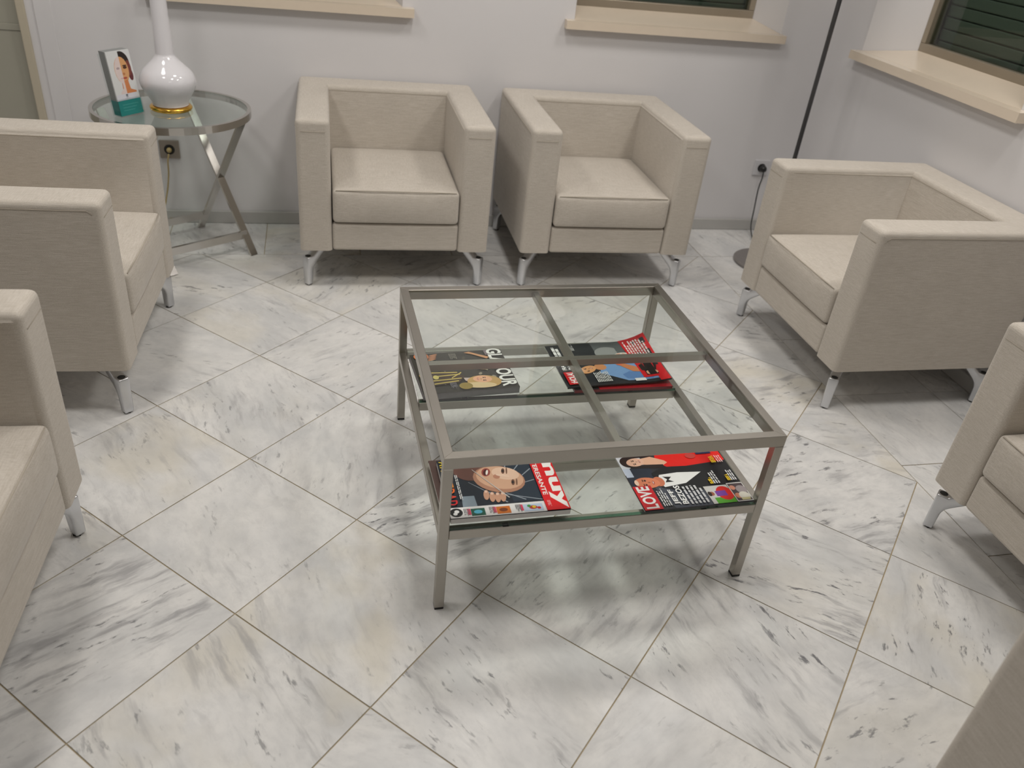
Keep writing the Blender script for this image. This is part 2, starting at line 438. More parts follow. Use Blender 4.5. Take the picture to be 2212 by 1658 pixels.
def window(name, axis, w, n0, n1, over0, over1, proud):
    """frame mesh, with sill, pane and shutter slats as parts"""
    pl = YB if axis == 'y' else XR
    def P(u, dp, z): return (u, pl + dp, z) if axis == 'y' else (pl + dp, u, z)
    a, b = w[0] + n0, w[1] - n1
    def pbox(bm, u0, d0, z0, u1, d1, z1, bev=0.0):
        p, q = P(u0, d0, z0), P(u1, d1, z1)
        add_box(bm, tuple(map(min, p, q)), tuple(map(max, p, q)), bev)
    bm = bmesh.new(); d0, d1, f = REC - 0.004, REC + 0.05, 0.036
    pbox(bm, a, d0, ZK, b, d1, ZK + f, 0.003); pbox(bm, a, d0, ZT - 0.03 - f, b, d1, ZT - 0.03, 0.003)
    pbox(bm, a, d0, ZK + f, a + f * 0.8, d1, ZT - 0.03 - f, 0.003); pbox(bm, b - f * 0.8, d0, ZK + f, b, d1, ZT - 0.03 - f, 0.003)
    fr = tag(from_bm(name, bm, 'bronze_frame'), kind='structure')
    bm = bmesh.new(); pbox(bm, a + 0.02, REC + 0.018, ZK + 0.02, b - 0.02, REC + 0.024, ZT - 0.05)
    from_bm('pane', bm, 'window_glass', fr)
    z = ZK + 0.005
    while z < ZT - 0.05:                       # closed roller shutter behind the glass
        bm = bmesh.new(); pbox(bm, a + 0.002, REC + 0.075, z, b - 0.002, REC + 0.088, z + 0.043, 0.004)
        from_bm('shutter_slat', bm, 'slat', fr); z += 0.047
    # sill board: proud of the wall, rising a little towards the frame
    bm = bmesh.new(); th = 0.034
    s0, s1 = w[0] - over0, w[1] + over1
    prof = [(-proud, ZS), (-proud, ZS - th), (-0.0008, ZS - th), (-0.0008, ZS + 0.0008)]
    A = [bm.verts.new(P(s0, d, z)) for d, z in prof]; B = [bm.verts.new(P(s1, d, z)) for d, z in prof]
    for i in range(4): bm.faces.new((A[i], A[(i + 1) % 4], B[(i + 1) % 4], B[i]))
    bm.faces.new(A); bm.faces.new(B[::-1])
    tp = [P(w[0] + 0.001, -0.0008, ZS + 0.0012), P(w[1] - 0.001, -0.0008, ZS + 0.0012), P(b, REC - 0.004, ZK + 0.002), P(a, REC - 0.004, ZK + 0.002)]
    lo = [P(w[0] + 0.001, -0.0008, ZS - 0.004), P(w[1] - 0.001, -0.0008, ZS - 0.004), P(b, REC - 0.004, ZK - 0.02), P(a, REC - 0.004, ZK - 0.02)]
    tv = [bm.verts.new(p) for p in tp]; lv = [bm.verts.new(p) for p in lo]
    bm.faces.new(tv); bm.faces.new(lv[::-1])
    for i in range(4): bm.faces.new((tv[i], tv[(i + 1) % 4], lv[(i + 1) % 4], lv[i]))
    bmesh.ops.recalc_face_normals(bm, faces=bm.faces)
    from_bm('window_sill', bm, 'sill_stone', fr)
    return fr
window('window_1', 'y', W1, 0.055, 0.055, 0.045, 0.045, 0.040)
window('window_2', 'y', W2, 0.055, 0.055, 0.042, 0.010, 0.040)
window('window_3', 'x', W3, 0.06, 0.10, 0.05, 0.012, 0.050)

# door at the far left of the back wall
bm = bmesh.new()
for (x0, x1, z0, z1) in ((DOOR[1] - 0.03, DOOR[1], 0, 2.05), (DOOR[0], DOOR[0] + 0.03, 0, 2.05), (DOOR[0] + 0.03, DOOR[1] - 0.03, 2.01, 2.05)):
    add_box(bm, (x0, YB - 0.012, z0), (x1, YB + 0.07, z1), 0.004)
door = tag(from_bm('door_1', bm, 'door_frame'), kind='structure')
box('door_leaf', (DOOR[0] + 0.032, YB + 0.02, 0.006), (DOOR[1] - 0.032, YB + 0.06, 2.008), 'door_panel', door, 0.003)
box('door_rail', (DOOR[0] + 0.032, YB + 0.0165, 0.76), (DOOR[1] - 0.032, YB + 0.0195, 0.785), 'door_panel', door, 0.002)
bm = bmesh.new()
add_tube(bm, [(DOOR[0] + 0.10, YB + 0.019, 1.02), (DOOR[0] + 0.10, YB - 0.03, 1.02), (DOOR[0] + 0.20, YB - 0.035, 1.02)], 0.009, 10)
from_bm('door_handle', bm, 'brushed_steel', door, True)

# ------------------------------------------------------------------ armchair
CW, CD, CZB, CZT, CA, CT = 0.727, 0.668, 0.158, 0.655, 0.120, 0.138
def make_chair():
    root = thing('armchair', 'x', 'armchair')
    hw, hd = CW / 2, CD / 2
    # continuous U of arms and back, bevelled, then cut into arms and backrest
    bm = bmesh.new()
    out = [(-hw, -hd), (-hw + CA, -hd), (-hw + CA, hd - CT), (hw - CA, hd - CT), (hw - CA, -hd), (hw, -hd), (hw, hd), (-hw, hd)]
    lo = [bm.verts.new((x, y, CZB)) for x, y in out]; hi = [bm.verts.new((x, y, CZT)) for x, y in out]
    bm.faces.new(hi); bm.faces.new(lo[::-1])
    for i in range(8): bm.faces.new((lo[i], lo[(i + 1) % 8], hi[(i + 1) % 8], hi[i]))
    bmesh.ops.recalc_face_normals(bm, faces=bm.faces)
    bm.edges.ensure_lookup_table()
    inner = {(-hw + CA, hd - CT), (hw - CA, hd - CT)}
    def vert_edge(e): return abs(e.verts[0].co.z - e.verts[1].co.z) > 0.1
    def is_inner(e): return (round(e.verts[0].co.x, 5), round(e.verts[0].co.y, 5)) in {(round(a, 5), round(b, 5)) for a, b in inner}
    es = [e for e in bm.edges if not (vert_edge(e) and is_inner(e)) and not (abs(e.verts[0].co.z - CZB) < 1e-4 and abs(e.verts[1].co.z - CZB) < 1e-4)]
    bmesh.ops.bevel(bm, geom=es, offset=0.019, segments=4, profile=0.55, affect='EDGES', clamp_overlap=True)
    for x in (-hw + CA, hw - CA):
        bmesh.ops.bisect_plane(bm, geom=bm.verts[:] + bm.edges[:] + bm.faces[:], plane_co=(x, 0, 0), plane_no=(1, 0, 0))
    me0 = bpy.data.meshes.new('tmp'); bm.to_mesh(me0); bm.free()
    def part(name, keep):
        b2 = bmesh.new(); b2.from_mesh(me0)
        bmesh.ops.delete(b2, geom=[f for f in b2.faces if not keep(f.calc_center_median().x)], context='FACES')
        for e_ in b2.edges:                                  # crisp underside, so the fronts are not shaded downwards
            if max(v.co.z for v in e_.verts) < CZB + 1e-4: e_.smooth = False
        o = from_bm(name, b2, 'linen', root, True)
        wn = o.modifiers.new('weighted_normals', 'WEIGHTED_NORMAL'); wn.weight = 90; wn.keep_sharp = True
        return o
    part('arm', lambda x: x < -hw + CA + 1e-4); part('arm', lambda x: x > hw - CA - 1e-4); part('backrest', lambda x: abs(x) < hw - CA - 1e-4)
    bpy.data.meshes.remove(me0)
    # seat base with its front apron
    box('seat_base', (-hw + CA + 0.001, -hd + 0.004, CZB), (hw - CA - 0.001, hd - CT + 0.01, 0.268), 'linen', root, 0.012, 3, True).modifiers.new('weighted_normals', 'WEIGHTED_NORMAL')
    # puffed seat cushion
    bm = bmesh.new(); nx, ny = 14, 14
    x0, x1, y0, y1, z0, z1 = -hw + CA + 0.004, hw - CA - 0.004, -hd - 0.004, hd - CT - 0.002, 0.272, 0.402
    add_box(bm, (x0, y0, z0), (x1, y1, z1))
    bmesh.ops.bevel(bm, geom=bm.edges[:], offset=0.017, segments=4, profile=0.55, affect='EDGES')
    bmesh.ops.subdivide_edges(bm, edges=[e for e in bm.edges if e.calc_length() > 0.07], cuts=9, use_grid_fill=True)
    cx, cy = (x0 + x1) / 2, (y0 + y1) / 2
    for v in bm.verts:
        u = min(1, abs(v.co.x - cx) / (x1 - x0) * 2); w = min(1, abs(v.co.y - cy) / (y1 - y0) * 2)
        dome = (1 - u ** 3) * (1 - w ** 3)
        if v.co.z > (z0 + z1) / 2: v.co.z += 0.016 * dome
        if v.co.y < y0 + 0.02: v.co.y -= 0.010 * (1 - u ** 4) * (1 - (abs(v.co.z - (z0 + z1) / 2) / (z1 - z0) * 2) ** 2)
    from_bm('seat_cushion', bm, 'linen', root, True)
    # stitched seams round the top edges
    bm = bmesh.new(); e, zt = 0.003, CZT - 0.0205; ii = 0.0003
    r = 0.0010
    add_tube(bm, [(-hw + CA + ii, -hd + 0.035, zt), (-hw + CA + ii, hd - CT - ii, zt), (hw - CA - ii, hd - CT - ii, zt), (hw - CA - ii, -hd + 0.035, zt)], r, 6)
    for s in (-1, 1):
        add_tube(bm, [(s * (hw + ii), hd - 0.03, zt), (s * (hw + ii), -hd + 0.034, zt), (s * (hw + ii), -hd + 0.022, zt - 0.010)], r, 6)
        add_tube(bm, [(s * (hw - 0.017), -hd - ii, zt - 0.022), (s * (hw - CA + 0.017), -hd - ii, zt - 0.022)], r, 6)
    # piping of the cushion front edge
    zc = z1 - 0.003
    add_tube(bm, [(x0 + 0.012, y0 + 0.004, zc), (cx - 0.12, y0 - 0.0005, zc + 0.003), (cx + 0.12, y0 - 0.0005, zc + 0.003), (x1 - 0.012, y0 + 0.004, zc)], 0.0018, 6)
    from_bm('seam', bm, 'seam_thread', root, True)
    # chrome legs: flattened post with a curved arm running in under the seat
    for sx in (-1, 1):
        for sy in (-1, 1):
            lx, ly = sx * (hw - 0.026), sy * (hd - 0.034)
            prof = [(-.015, .004), (.011, .004), (.013, .062), (.018, .078), (.030, .092), (.104, .1575), (.058, .1575), (.015, .121), (-.015, .121)]
            leg = bmesh.new(); wd = 0.017
            ux, uy = -sx * 0.75, -sy * 0.66; wx, wy = -uy, ux        # bracket runs diagonally in under the seat
            def lv(u, w_, z):
                w_ *= 0.82 + 0.18 * min(1, z / .1)
                return leg.verts.new((lx + ux * u + wx * w_, ly + uy * u + wy * w_, z))
            A = [lv(u, -wd, z) for u, z in prof]
            B = [lv(u, wd, z) for u, z in prof]
            n = len(prof)
            leg.faces.new(A); leg.faces.new(B[::-1])
            for q in range(n): leg.faces.new((A[q], B[q], B[(q + 1) % n], A[(q + 1) % n]))
            bmesh.ops.recalc_face_normals(leg, faces=leg.faces)
            bmesh.ops.bevel(leg, geom=leg.edges[:], offset=0.0045, segments=2, profile=0.5, affect='EDGES', clamp_overlap=True)
            lo_ = from_bm('leg', leg, 'chrome', root, True); tag(lo_, 'chrome leg with slanting bracket')
            def ring(bm_, z, a_, b_, k_=16): return [bm_.verts.new((lx + a_ * math.cos(2 * math.pi * q / k_), ly + b_ * math.sin(2 * math.pi * q / k_), z)) for q in range(k_)]
            b3 = bmesh.new(); b3.faces.new(ring(b3, 0.1214, .0112, .0112)); from_bm('leg_hollow_shade', b3, 'leg_hollow_shade', lo_)  # flat dark disc painted as the shade inside the hollow post
            b3 = bmesh.new(); add_box(b3, (lx - .0085, ly - .0085, 0.0), (lx + .0085, ly + .0085, 0.0048)); from_bm('leg_pad', b3, 'rubber', lo_)
    return root
CH = [((0.505, 1.976), -0.7, 'beige linen armchair against the back wall, next to the round glass side table'),
      ((1.371, 1.961), -1.0, 'beige linen armchair against the back wall, below the window nearest the room corner'),
      ((2.201, 1.035), -90.2, 'beige linen armchair under the right-hand wall window, in front of the floor lamp pole'),
      ((-0.647, 1.172), 87.7, 'beige linen armchair on the left, hiding part of the round glass side table'),
      ((-0.697, -0.027), 88.1, 'beige linen armchair cut off by the left edge, nearest the camera there'),
      ((2.184, -0.241), -89.8, 'beige linen armchair cut off by the right edge, partly hiding the one behind'),
      ((1.555, -1.045), 180.0, 'shaded beige armchair side filling the bottom right corner')]
proto = make_chair()
for i, ((x, y), a, lab) in enumerate(CH):
    c = proto if i == 0 else copy_tree(proto)
    c.location = (x, y, 0); c.rotation_euler = (0, 0, math.radians(a))
    tag(c, lab, 'armchair', 'beige armchairs round the coffee table')

# ------------------------------------------------------------------ coffee table
TS, TH, TB = 0.788, 0.445, 0.022
ct = thing('coffee_table', 'square brushed steel coffee table with glass top and glass magazine shelves', 'coffee table', (0.830, 0.359, 0), 0.0213)
k = TS / 2; RH = 0.030
def tbar(name, a, b, m='brushed_steel', par=ct, bev=0.0012): return box(name, a, b, m, par, bev, 1)
for sx in (-1, 1):
    for sy in (-1, 1):
        x0, x1 = sorted((sx * k, sx * (k - TB))); y0, y1 = sorted((sy * k, sy * (k - TB)))
        lg = tbar('leg', (x0, y0, 0.006), (x1, y1, TH - RH)); 
        box('foot', (x0 + 0.0005, y0 + 0.0005, 0.0), (x1 - 0.0005, y1 - 0.0005, 0.0075), 'rubber', lg)
# mitred top frame: four rails
def mitre(name, i):
    bm = bmesh.new(); c = [(-k, -k), (k, -k), (k, k), (-k, k)]; d = k - TB; e = [(-d, -d), (d, -d), (d, d), (-d, d)]
    j = (i + 1) % 4; g = 0.0004
    quad = [c[i], c[j], e[j], e[i]]
    lo = [bm.verts.new((x, y, TH - RH)) for x, y in quad]; hi = [bm.verts.new((x, y, TH)) for x, y in quad]
    bm.faces.new(hi); bm.faces.new(lo[::-1])
    for a in range(4): bm.faces.new((lo[a], lo[(a + 1) % 4], hi[(a + 1) % 4], hi[a]))
    bmesh.ops.recalc_face_normals(bm, faces=bm.faces)
    bmesh.ops.bevel(bm, geom=[e_ for e_ in bm.edges], offset=0.0009, segments=1, affect='EDGES')
    return from_bm(name, bm, 'brushed_steel', ct)
for i in range(4): mitre('top_rail', i)
d = k - TB
tbar('cross_bar', (-d, -0.009, 0.413), (d, 0.009, 0.4325)); 
tbar('cross_bar', (-0.009, 0.0093, 0.413), (0.009, d, 0.4325)); tbar('cross_bar', (-0.009, -d, 0.413), (0.009, -0.0093, 0.4325))
box('glass_top', (-d + 0.001, -d + 0.001, 0.433), (d - 0.001, d - 0.001, 0.441), 'table_glass', ct)
SH = 0.243; sh = 0.026
for sx in (-1, 1):
    x0, x1 = sorted((sx * k, sx * (k - 0.020))); tbar('shelf_rail', (x0, -d + 0.0005, SH - sh), (x1, d - 0.0005, SH))
for (y0, y1) in ((-k, -k + 0.020), (-0.190, -0.170), (0.105, 0.125), (k - 0.020, k)):
    tbar('shelf_rail', (-k + 0.0225, y0, SH - sh), (k - 0.0225, y1, SH))
for (y0, y1) in ((-k + 0.002, -0.171), (0.106, k - 0.012)):
    g = box('glass_shelf', (-k + 0.023, y0, SH + 0.0003), (k - 0.023, y1, SH + 0.0083), 'table_glass', ct)
    for (a, b) in ((y0 - 0.0006, y0),):
        box('glass_edge', (-k + 0.023, a, SH + 0.0003), (k - 0.023, b, SH + 0.0083), 'glass_edge', g)
for px in (-0.245, 0.235):
    for py in (-k + 0.006, 0.118):
        box('shelf_pad', (px - 0.007, py - 0.006, SH - 0.0002), (px + 0.007, py + 0.006, SH + 0.0003), 'rubber', ct)

# ------------------------------------------------------------------ printed matter
def text_polys(s, bold=0.0, italic=False):
    cu = bpy.data.curves.new('txt', 'FONT'); cu.body = s; cu.offset = bold; cu.resolution_u = 3
    cu.shear = 0.25 if italic else 0.0
    o = bpy.data.objects.new('txt', cu); col.objects.link(o)
    dg = bpy.context.evaluated_depsgraph_get()
    me = bpy.data.meshes.new_from_object(o.evaluated_get(dg))
    vv = [(v.co.x, v.co.y) for v in me.vertices]; ff = [tuple(p.vertices) for p in me.polygons]
    bpy.data.objects.remove(o, do_unlink=True); bpy.data.curves.remove(cu); bpy.data.meshes.remove(me)
    x0 = min(v[0] for v in vv); x1 = max(v[0] for v in vv); y0 = min(v[1] for v in vv); y1 = max(v[1] for v in vv)
    return [((x - x0) / (x1 - x0), (y - y0) / (y1 - y0)) for x, y in vv], ff

class Print:
    """flat print on a surface: shapes in 0..1 page coordinates, mapped to metres by put()"""
    def __init__(self, w, h, put, lift=0.00012):
        self.w, self.h, self.put, self.lift, self.n = w, h, put, lift, 0
        self.sets = {}; self.bend = None
    def _add(self, part, pts, faces, rgb):
        V, F, MI, ML = self.sets.setdefault(part, ([], [], [], []))
        m = ink(rgb)
        if m not in ML: ML.append(m)
        base = len(V); self.n += 1; z = self.lift * (1 + self.n * 0.35)
        V.extend(self.put(u, v, z) for u, v in pts)
        for f in faces: F.append([base + i for i in f]); MI.append(ML.index(m))
    def rect(self, part, u0, v0, u1, v1, rgb): self._add(part, [(u0, v0), (u1, v0), (u1, v1), (u0, v1)], [(0, 1, 2, 3)], rgb)
    def poly(self, part, pts, rgb): self._add(part, pts, [tuple(range(len(pts)))], rgb)
    def oval(self, part, u, v, ru, rv, rgb, rot=0.0, n=22):
        c, s = math.cos(rot), math.sin(rot); pts = []
        for k_ in range(n):
            a = 2 * math.pi * k_ / n; x, y = ru * self.w * math.cos(a), rv * self.h * math.sin(a)
            pts.append((u + (c * x - s * y) / self.w, v + (s * x + c * y) / self.h))
        self.poly(part, pts, rgb)
    def text(self, part, s, u0, v0, u1, v1, rgb, bold=0.0, italic=False):
        vv, ff = text_polys(s, bold, italic)
        self._add(part, [(u0 + x * (u1 - u0), v0 + y * (v1 - v0)) for x, y in vv], ff, rgb)
    def bars(self, part, u0, u1, v_top, step, count, rgb, seed=1, fill=0.55):
        r = random.Random(seed)
        for i in range(count):
            v = v_top - i * step; u = u0; end = u1 - (u1 - u0) * r.uniform(0, .3)
            while u < end:
                l = r.uniform(.03, .09); self.rect(part, u, v - step * fill, min(u + l, end), v, rgb); u += l + 0.012
    def build(self, parent):
        for part, (V, F, MI, ML) in self.sets.items():
            me = bpy.data.meshes.new(part); me.from_pydata(V, [], F)
            for m in ML: me.materials.append(m)
            for p, i in zip(me.polygons, MI): p.material_index = i
            if self.bend:                                   # follow a curled page: cut into strips, then lift
                bm = bmesh.new(); bm.from_mesh(me)
                for a in range(1, 12):
                    bmesh.ops.bisect_plane(bm, geom=bm.verts[:] + bm.edges[:] + bm.faces[:], plane_co=(0, (a / 12 - .5) * self.h, 0), plane_no=(0, 1, 0))
                for a in range(1, 4):
                    bmesh.ops.bisect_plane(bm, geom=bm.verts[:] + bm.edges[:] + bm.faces[:], plane_co=((a / 4 - .5) * self.w, 0, 0), plane_no=(1, 0, 0))
                bmesh.ops.triangulate(bm, faces=bm.faces[:])
                for v in bm.verts: v.co.z += self.bend(min(max(v.co.x / self.w + .5, 0), 1), min(max(v.co.y / self.h + .5, 0), 1))
                bm.to_mesh(me); bm.free()
            me.update()
            o = bpy.data.objects.new(part, me); col.objects.link(o); o.parent = parent
            if part == 'cover_line': o['kind'] = 'stuff'
def to_world(lx, ly):
    c, s = math.cos(0.0213), math.sin(0.0213)
    return (0.830 + c * lx - s * ly, 0.359 + s * lx + c * ly)
def magazine(label, center, rot, w, h, th, z, cover, group='magazines on the coffee table shelves', curl=None, pages='paper'):
    x, y = to_world(*center)
    root = thing('magazine', label, 'magazine', (x, y, z), 0.0213 + math.radians(rot), group)
    cz = curl or (lambda u, v: 0.0)
    bm = bmesh.new(); n = 12
    grid = []
    for lev in (0, 1):
        rows = []
        for j in range(n + 1):
            v = j / n; row = []
            for i in range(5):
                u = i / 4; row.append(bm.verts.new(((u - .5) * w, (v - .5) * h, cz(u, v) + lev * th)))
            rows.append(row)
        grid.append(rows)
    lo, hi = grid
    for j in range(n):
        for i in range(4):
            bm.faces.new((hi[j][i], hi[j][i + 1], hi[j + 1][i + 1], hi[j + 1][i])); bm.faces.new((lo[j][i], lo[j + 1][i], lo[j + 1][i + 1], lo[j][i + 1]))
        bm.faces.new((lo[j][0], hi[j][0], hi[j + 1][0], lo[j + 1][0])); bm.faces.new((lo[j][4], lo[j + 1][4], hi[j + 1][4], hi[j][4]))
    for i in range(4):
        bm.faces.new((lo[0][i], lo[0][i + 1], hi[0][i + 1], hi[0][i])); bm.faces.new((lo[n][i], hi[n][i], hi[n][i + 1], lo[n][i + 1]))
    bmesh.ops.recalc_face_normals(bm, faces=bm.faces)
    from_bm('pages', bm, pages, root)
    # cover sheet and spine
    bm = bmesh.new(); rows = []; e = 0.0008
    for j in range(n + 1):
        v = j / n; rows.append([bm.verts.new(((u - .5) * (w + 2 * e), (v - .5) * (h + 2 * e), cz(u, v) + th + 0.0003)) for u in (0, .25, .5, .75, 1)])
    for j in range(n):
        for i in range(4): bm.faces.new((rows[j][i], rows[j][i + 1], rows[j + 1][i + 1], rows[j + 1][i]))
    sp = [[bm.verts.new((-.5 * w - e, (j / n - .5) * (h + 2 * e), cz(0, j / n) + 0.0001)), rows[j][0]] for j in range(n + 1)]
    for j in range(n): bm.faces.new((sp[j][0], sp[j][1], sp[j + 1][1], sp[j + 1][0]))
    from_bm('cover', bm, ink(cover), root)
    pr = Print(w, h, lambda u, v, zz: ((u - .5) * w, (v - .5) * h, th + 0.0003 + zz))
    pr.bend = curl
    return root, pr
SKIN, SKIN2, SKIND = (226, 176, 146), (214, 138, 100), (150, 96, 66)
ZG = SH + 0.0085
def face(p, part, u, v, ru, rv, skin, hair=None, rot=0.0, mouth=(170, 60, 60)):
    """printed portrait; rot in radians"""
    c, s = math.cos(rot), math.sin(rot)
    def at(a, b):
        x, y = a * ru * p.w, b * rv * p.h
        return u + (c * x - s * y) / p.w, v + (s * x + c * y) / p.h
    if hair: p.oval(part, *at(0, .42), ru * 1.08, rv * .85, hair, rot)
    p.oval(part, u, v, ru, rv, skin, rot)
    for sgn in (-1, 1):
        p.oval(part, *at(sgn * .4, .12), ru * .17, rv * .09, (60, 40, 36), rot, 10)
        p.oval(part, *at(sgn * .4, .30), ru * .24, rv * .05, (90, 60, 45), rot, 10)
    p.oval(part, *at(.05, -.16), ru * .12, rv * .12, tuple(int(k_ * .82) for k_ in skin), rot, 10)
    p.oval(part, *at(0, -.48), ru * .34, rv * .09, mouth, rot, 12)
    p.oval(part, *at(0, -.47), ru * .24, rv * .035, (235, 225, 215), rot, 10)

# --- magazine with the large white "muy" on a red band (title at its right, read from the back)
mg, p = magazine('dark magazine with a large white muy title on a red band', (-0.2335, -0.2885), -90, 0.203, 0.272, 0.013, ZG + 0.0095, (28, 36, 46), pages='paper')
p.rect('cover_photo', 0, 0, 1, .80, (27, 35, 46)); p.rect('cover_photo', .05, .55, .8, .80, (38, 50, 64))
for (a, b, c_, d_) in ((.02, .78, .50, .50), (.06, .60, .46, .52), (.25, .79, .48, .60), (.45, .79, .55, .55), (.80, .80, .60, .35), (.78, .66, .45, .30), (.80, .50, .42, .22), (.1, .3, .62, .52)):
    ddx, ddy = (d_ - b), -(c_ - a); l_ = math.hypot(ddx, ddy) or 1; t_ = .006
    p.poly('cover_photo', [(a - ddx / l_ * t_, b - ddy / l_ * t_), (c_ - ddx / l_ * t_ * .4, d_ - ddy / l_ * t_ * .4), (c_ + ddx / l_ * t_ * .4, d_ + ddy / l_ * t_ * .4), (a + ddx / l_ * t_, b + ddy / l_ * t_)], (150, 158, 168))
p.oval('cover_photo', .20, .24, .20, .13, (105, 70, 62), 0.4)
p.oval('cover_photo', .40, .49, .235, .225, (176, 128, 104), -0.35)
p.oval('cover_photo', .375, .50, .20, .205, (210, 166, 138), -0.35); p.oval('cover_photo', .31, .56, .11, .12, (228, 192, 168), -0.35)
p.oval('cover_photo', .265, .395, .075, .038, (150, 70, 62), -0.30); p.oval('cover_photo', .268, .393, .058, .022, (74, 26, 26), -0.30); p.oval('cover_photo', .27, .403, .046, .010, (236, 228, 220), -0.30)
p.oval('cover_photo', .355, .475, .040, .030, (186, 130, 106), -0.3); p.oval('cover_photo', .345, .53, .020, .06, (232, 200, 178), -0.3)
for (eu, ev) in ((.265, .545), (.475, .60)):
    p.oval('cover_photo', eu, ev, .050, .015, (110, 74, 60), -0.2); p.oval('cover_photo', eu, ev - .002, .022, .010, (36, 28, 28), -0.2); p.oval('cover_photo', eu, ev + .032, .06, .007, (120, 84, 66), -0.2)
p.oval('cover_photo', .05, .30, .10, .055, (70, 44, 38))
for i, (fu, fv) in enumerate(((.66, .34), (.70, .385), (.715, .43), (.71, .475))):
    p.oval('cover_photo', fu, fv, .085, .024, (198, 150, 124), -0.15); p.oval('cover_photo', fu - .055, fv + .004, .02, .012, (226, 190, 170), -0.15)
p.poly('cover_photo', [(.20, .28), (.215, .28), (.735, .52), (.73, .53)], (196, 190, 186))
p.poly('cover_photo', [(.66, .13), (.835, .12), (.835, .24), (.66, .235)], (132, 146, 158))
p.rect('cover_strip', .835, 0, 1, .80, (228, 226, 226))
p.oval('cover_strip', .915, .055, .07, .052, (18, 18, 20)); p.oval('cover_strip', .90, .06, .025, .02, (225, 225, 225)); p.oval('cover_strip', .935, .045, .022, .017, (225, 225, 225))
for (v0, v1, cc, c2) in ((.175, .29, (28, 92, 74), (92, 190, 220)), (.385, .50, (206, 112, 34), (120, 60, 30)), (.61, .775, (188, 204, 226), (180, 60, 50))):
    p.rect('cover_strip', .87, v0, .985, v1, cc); p.oval('cover_strip', .925, (v0 + v1) / 2, .03, .035, c2); p.rect('cover_strip', .868, v0 - .028, .965, v0 - .002, (216, 60, 96))
for i, vv_ in enumerate((.66, .70, .74)): p.oval('cover_strip', .90 + .02 * i, vv_, .02, .016, ((60, 140, 60), (220, 190, 40), (190, 40, 40))[i])
for v0 in (.125, .335, .555): p.bars('cover_strip', .865, .985, v0 + .035, .012, 4, (120, 118, 122), int(v0 * 100))
p.rect('title_band', 0, .80, 1, 1.0, (222, 22, 30))
p.text('title', 'muy', .02, .868, .985, .99, (244, 240, 238), .035); p.text('title', 'INTERESANTE', .02, .815, .745, .856, (244, 240, 238), .02)
p.bars('title', .84, .96, .85, .010, 3, (240, 170, 170), 5)
for i, (ch, cc) in enumerate(zip('ANSIEDAD', ((236, 208, 40), (236, 200, 36), (236, 188, 30), (236, 172, 26), (236, 142, 28), (232, 104, 30), (222, 62, 36), (208, 36, 36)))):
    p.text('cover_line', ch, .04 + i * .098, .010, .04 + i * .098 + (.03 if ch == 'I' else .078), .085, cc, .02)
p.bars('cover_line', .30, .80, .135, .014, 2, (214, 214, 214), 9)
p.build(mg)
# --- magazine lying under it
mg, p = magazine('worn brown magazine sticking out beneath the muy magazine', (-0.2485, -0.2635), -89, 0.200, 0.270, 0.008, ZG, (92, 72, 66))
p.rect('cover_photo', 0, 0, 1, .6, (84, 64, 60)); p.bars('cover_line', .1, .6, .12, .02, 3, (214, 196, 60), 3); p.build(mg)

# --- magazine LOVE (title at its left, read from the right)
mg, p = magazine('thin celebrity magazine with a red LOVE title and red dress', (0.222, -0.290), 91, 0.208, 0.281, 0.003, ZG, (40, 40, 46))
p.rect('cover_photo', 0, 0, 1, 1, (43, 44, 50)); p.rect('cover_photo', .62, .78, 1, 1, (206, 208, 216)); p.rect('cover_photo', .40, .74, .74, .99, (40, 46, 62)); p.rect('cover_photo', .58, .93, .74, .995, (186, 196, 216))
p.poly('cover_photo', [(.0, .0), (.0, .72), (.36, .80), (.45, .76), (.40, .5), (.36, .0)], (70, 74, 86))
p.poly('cover_photo', [(.76, .0), (.72, .30), (.70, .45), (.72, .58), (.82, .66), (1, .62), (1, .0)], (232, 26, 16))
p.poly('cover_photo', [(.74, .62), (.80, .55), (.84, .57), (.93, .68), (.90, .80), (.80, .80)], (228, 178, 150))
p.oval('cover_photo', .86, .90, .105, .085, (44, 24, 22)); p.poly('cover_photo', [(.93, .66), (.97, .70), (.965, .90), (.92, .93)], (40, 24, 22)); p.poly('cover_photo', [(.70, .60), (.77, .60), (.80, .90), (.74, .92)], (38, 26, 26)); face(p, 'cover_photo', .845, .845, .075, .085, (232, 184, 160), None, 0.15)
p.poly('cover_photo', [(.28, .0), (.26, .55), (.36, .74), (.62, .76), (.72, .62), (.70, .34), (.76, .0)], (24, 25, 29))
p.poly('cover_photo', [(.36, .71), (.40, .50), (.575, .30), (.60, .52), (.58, .70), (.48, .735)], (240, 240, 240))
p.poly('cover_photo', [(.44, .60), (.48, .64), (.53, .60), (.545, .68), (.49, .65), (.44, .68)], (22, 22, 24))
p.oval('cover_photo', .465, .735, .085, .05, (206, 120, 88)); face(p, 'cover_photo', .46, .845, .095, .115, (224, 134, 98), None, -0.08); p.oval('cover_photo', .47, .94, .05, .018, (244, 208, 186), -0.08)
p.oval('cover_photo', .88, .30, .05, .05, (196, 66, 60)); p.rect('cover_photo', .90, .085, 1, .235, (38, 44, 84)); p.rect('cover_photo', .93, .12, .98, .2, (206, 204, 206)); p.oval('cover_photo', .95, .16, .02, .02, (200, 40, 50))
p.rect('cover_inset', 0, .155, .305, .375, (206, 204, 202)); p.rect('cover_inset', 0, .155, .10, .335, (86, 168, 38)); p.oval('cover_inset', .165, .215, .12, .075, (214, 34, 22)); p.rect('cover_inset', .12, .20, .21, .30, (120, 62, 160)); p.oval('cover_inset', .17, .335, .035, .022, (160, 96, 70)); p.oval('cover_inset', .17, .355, .04, .018, (40, 26, 24))
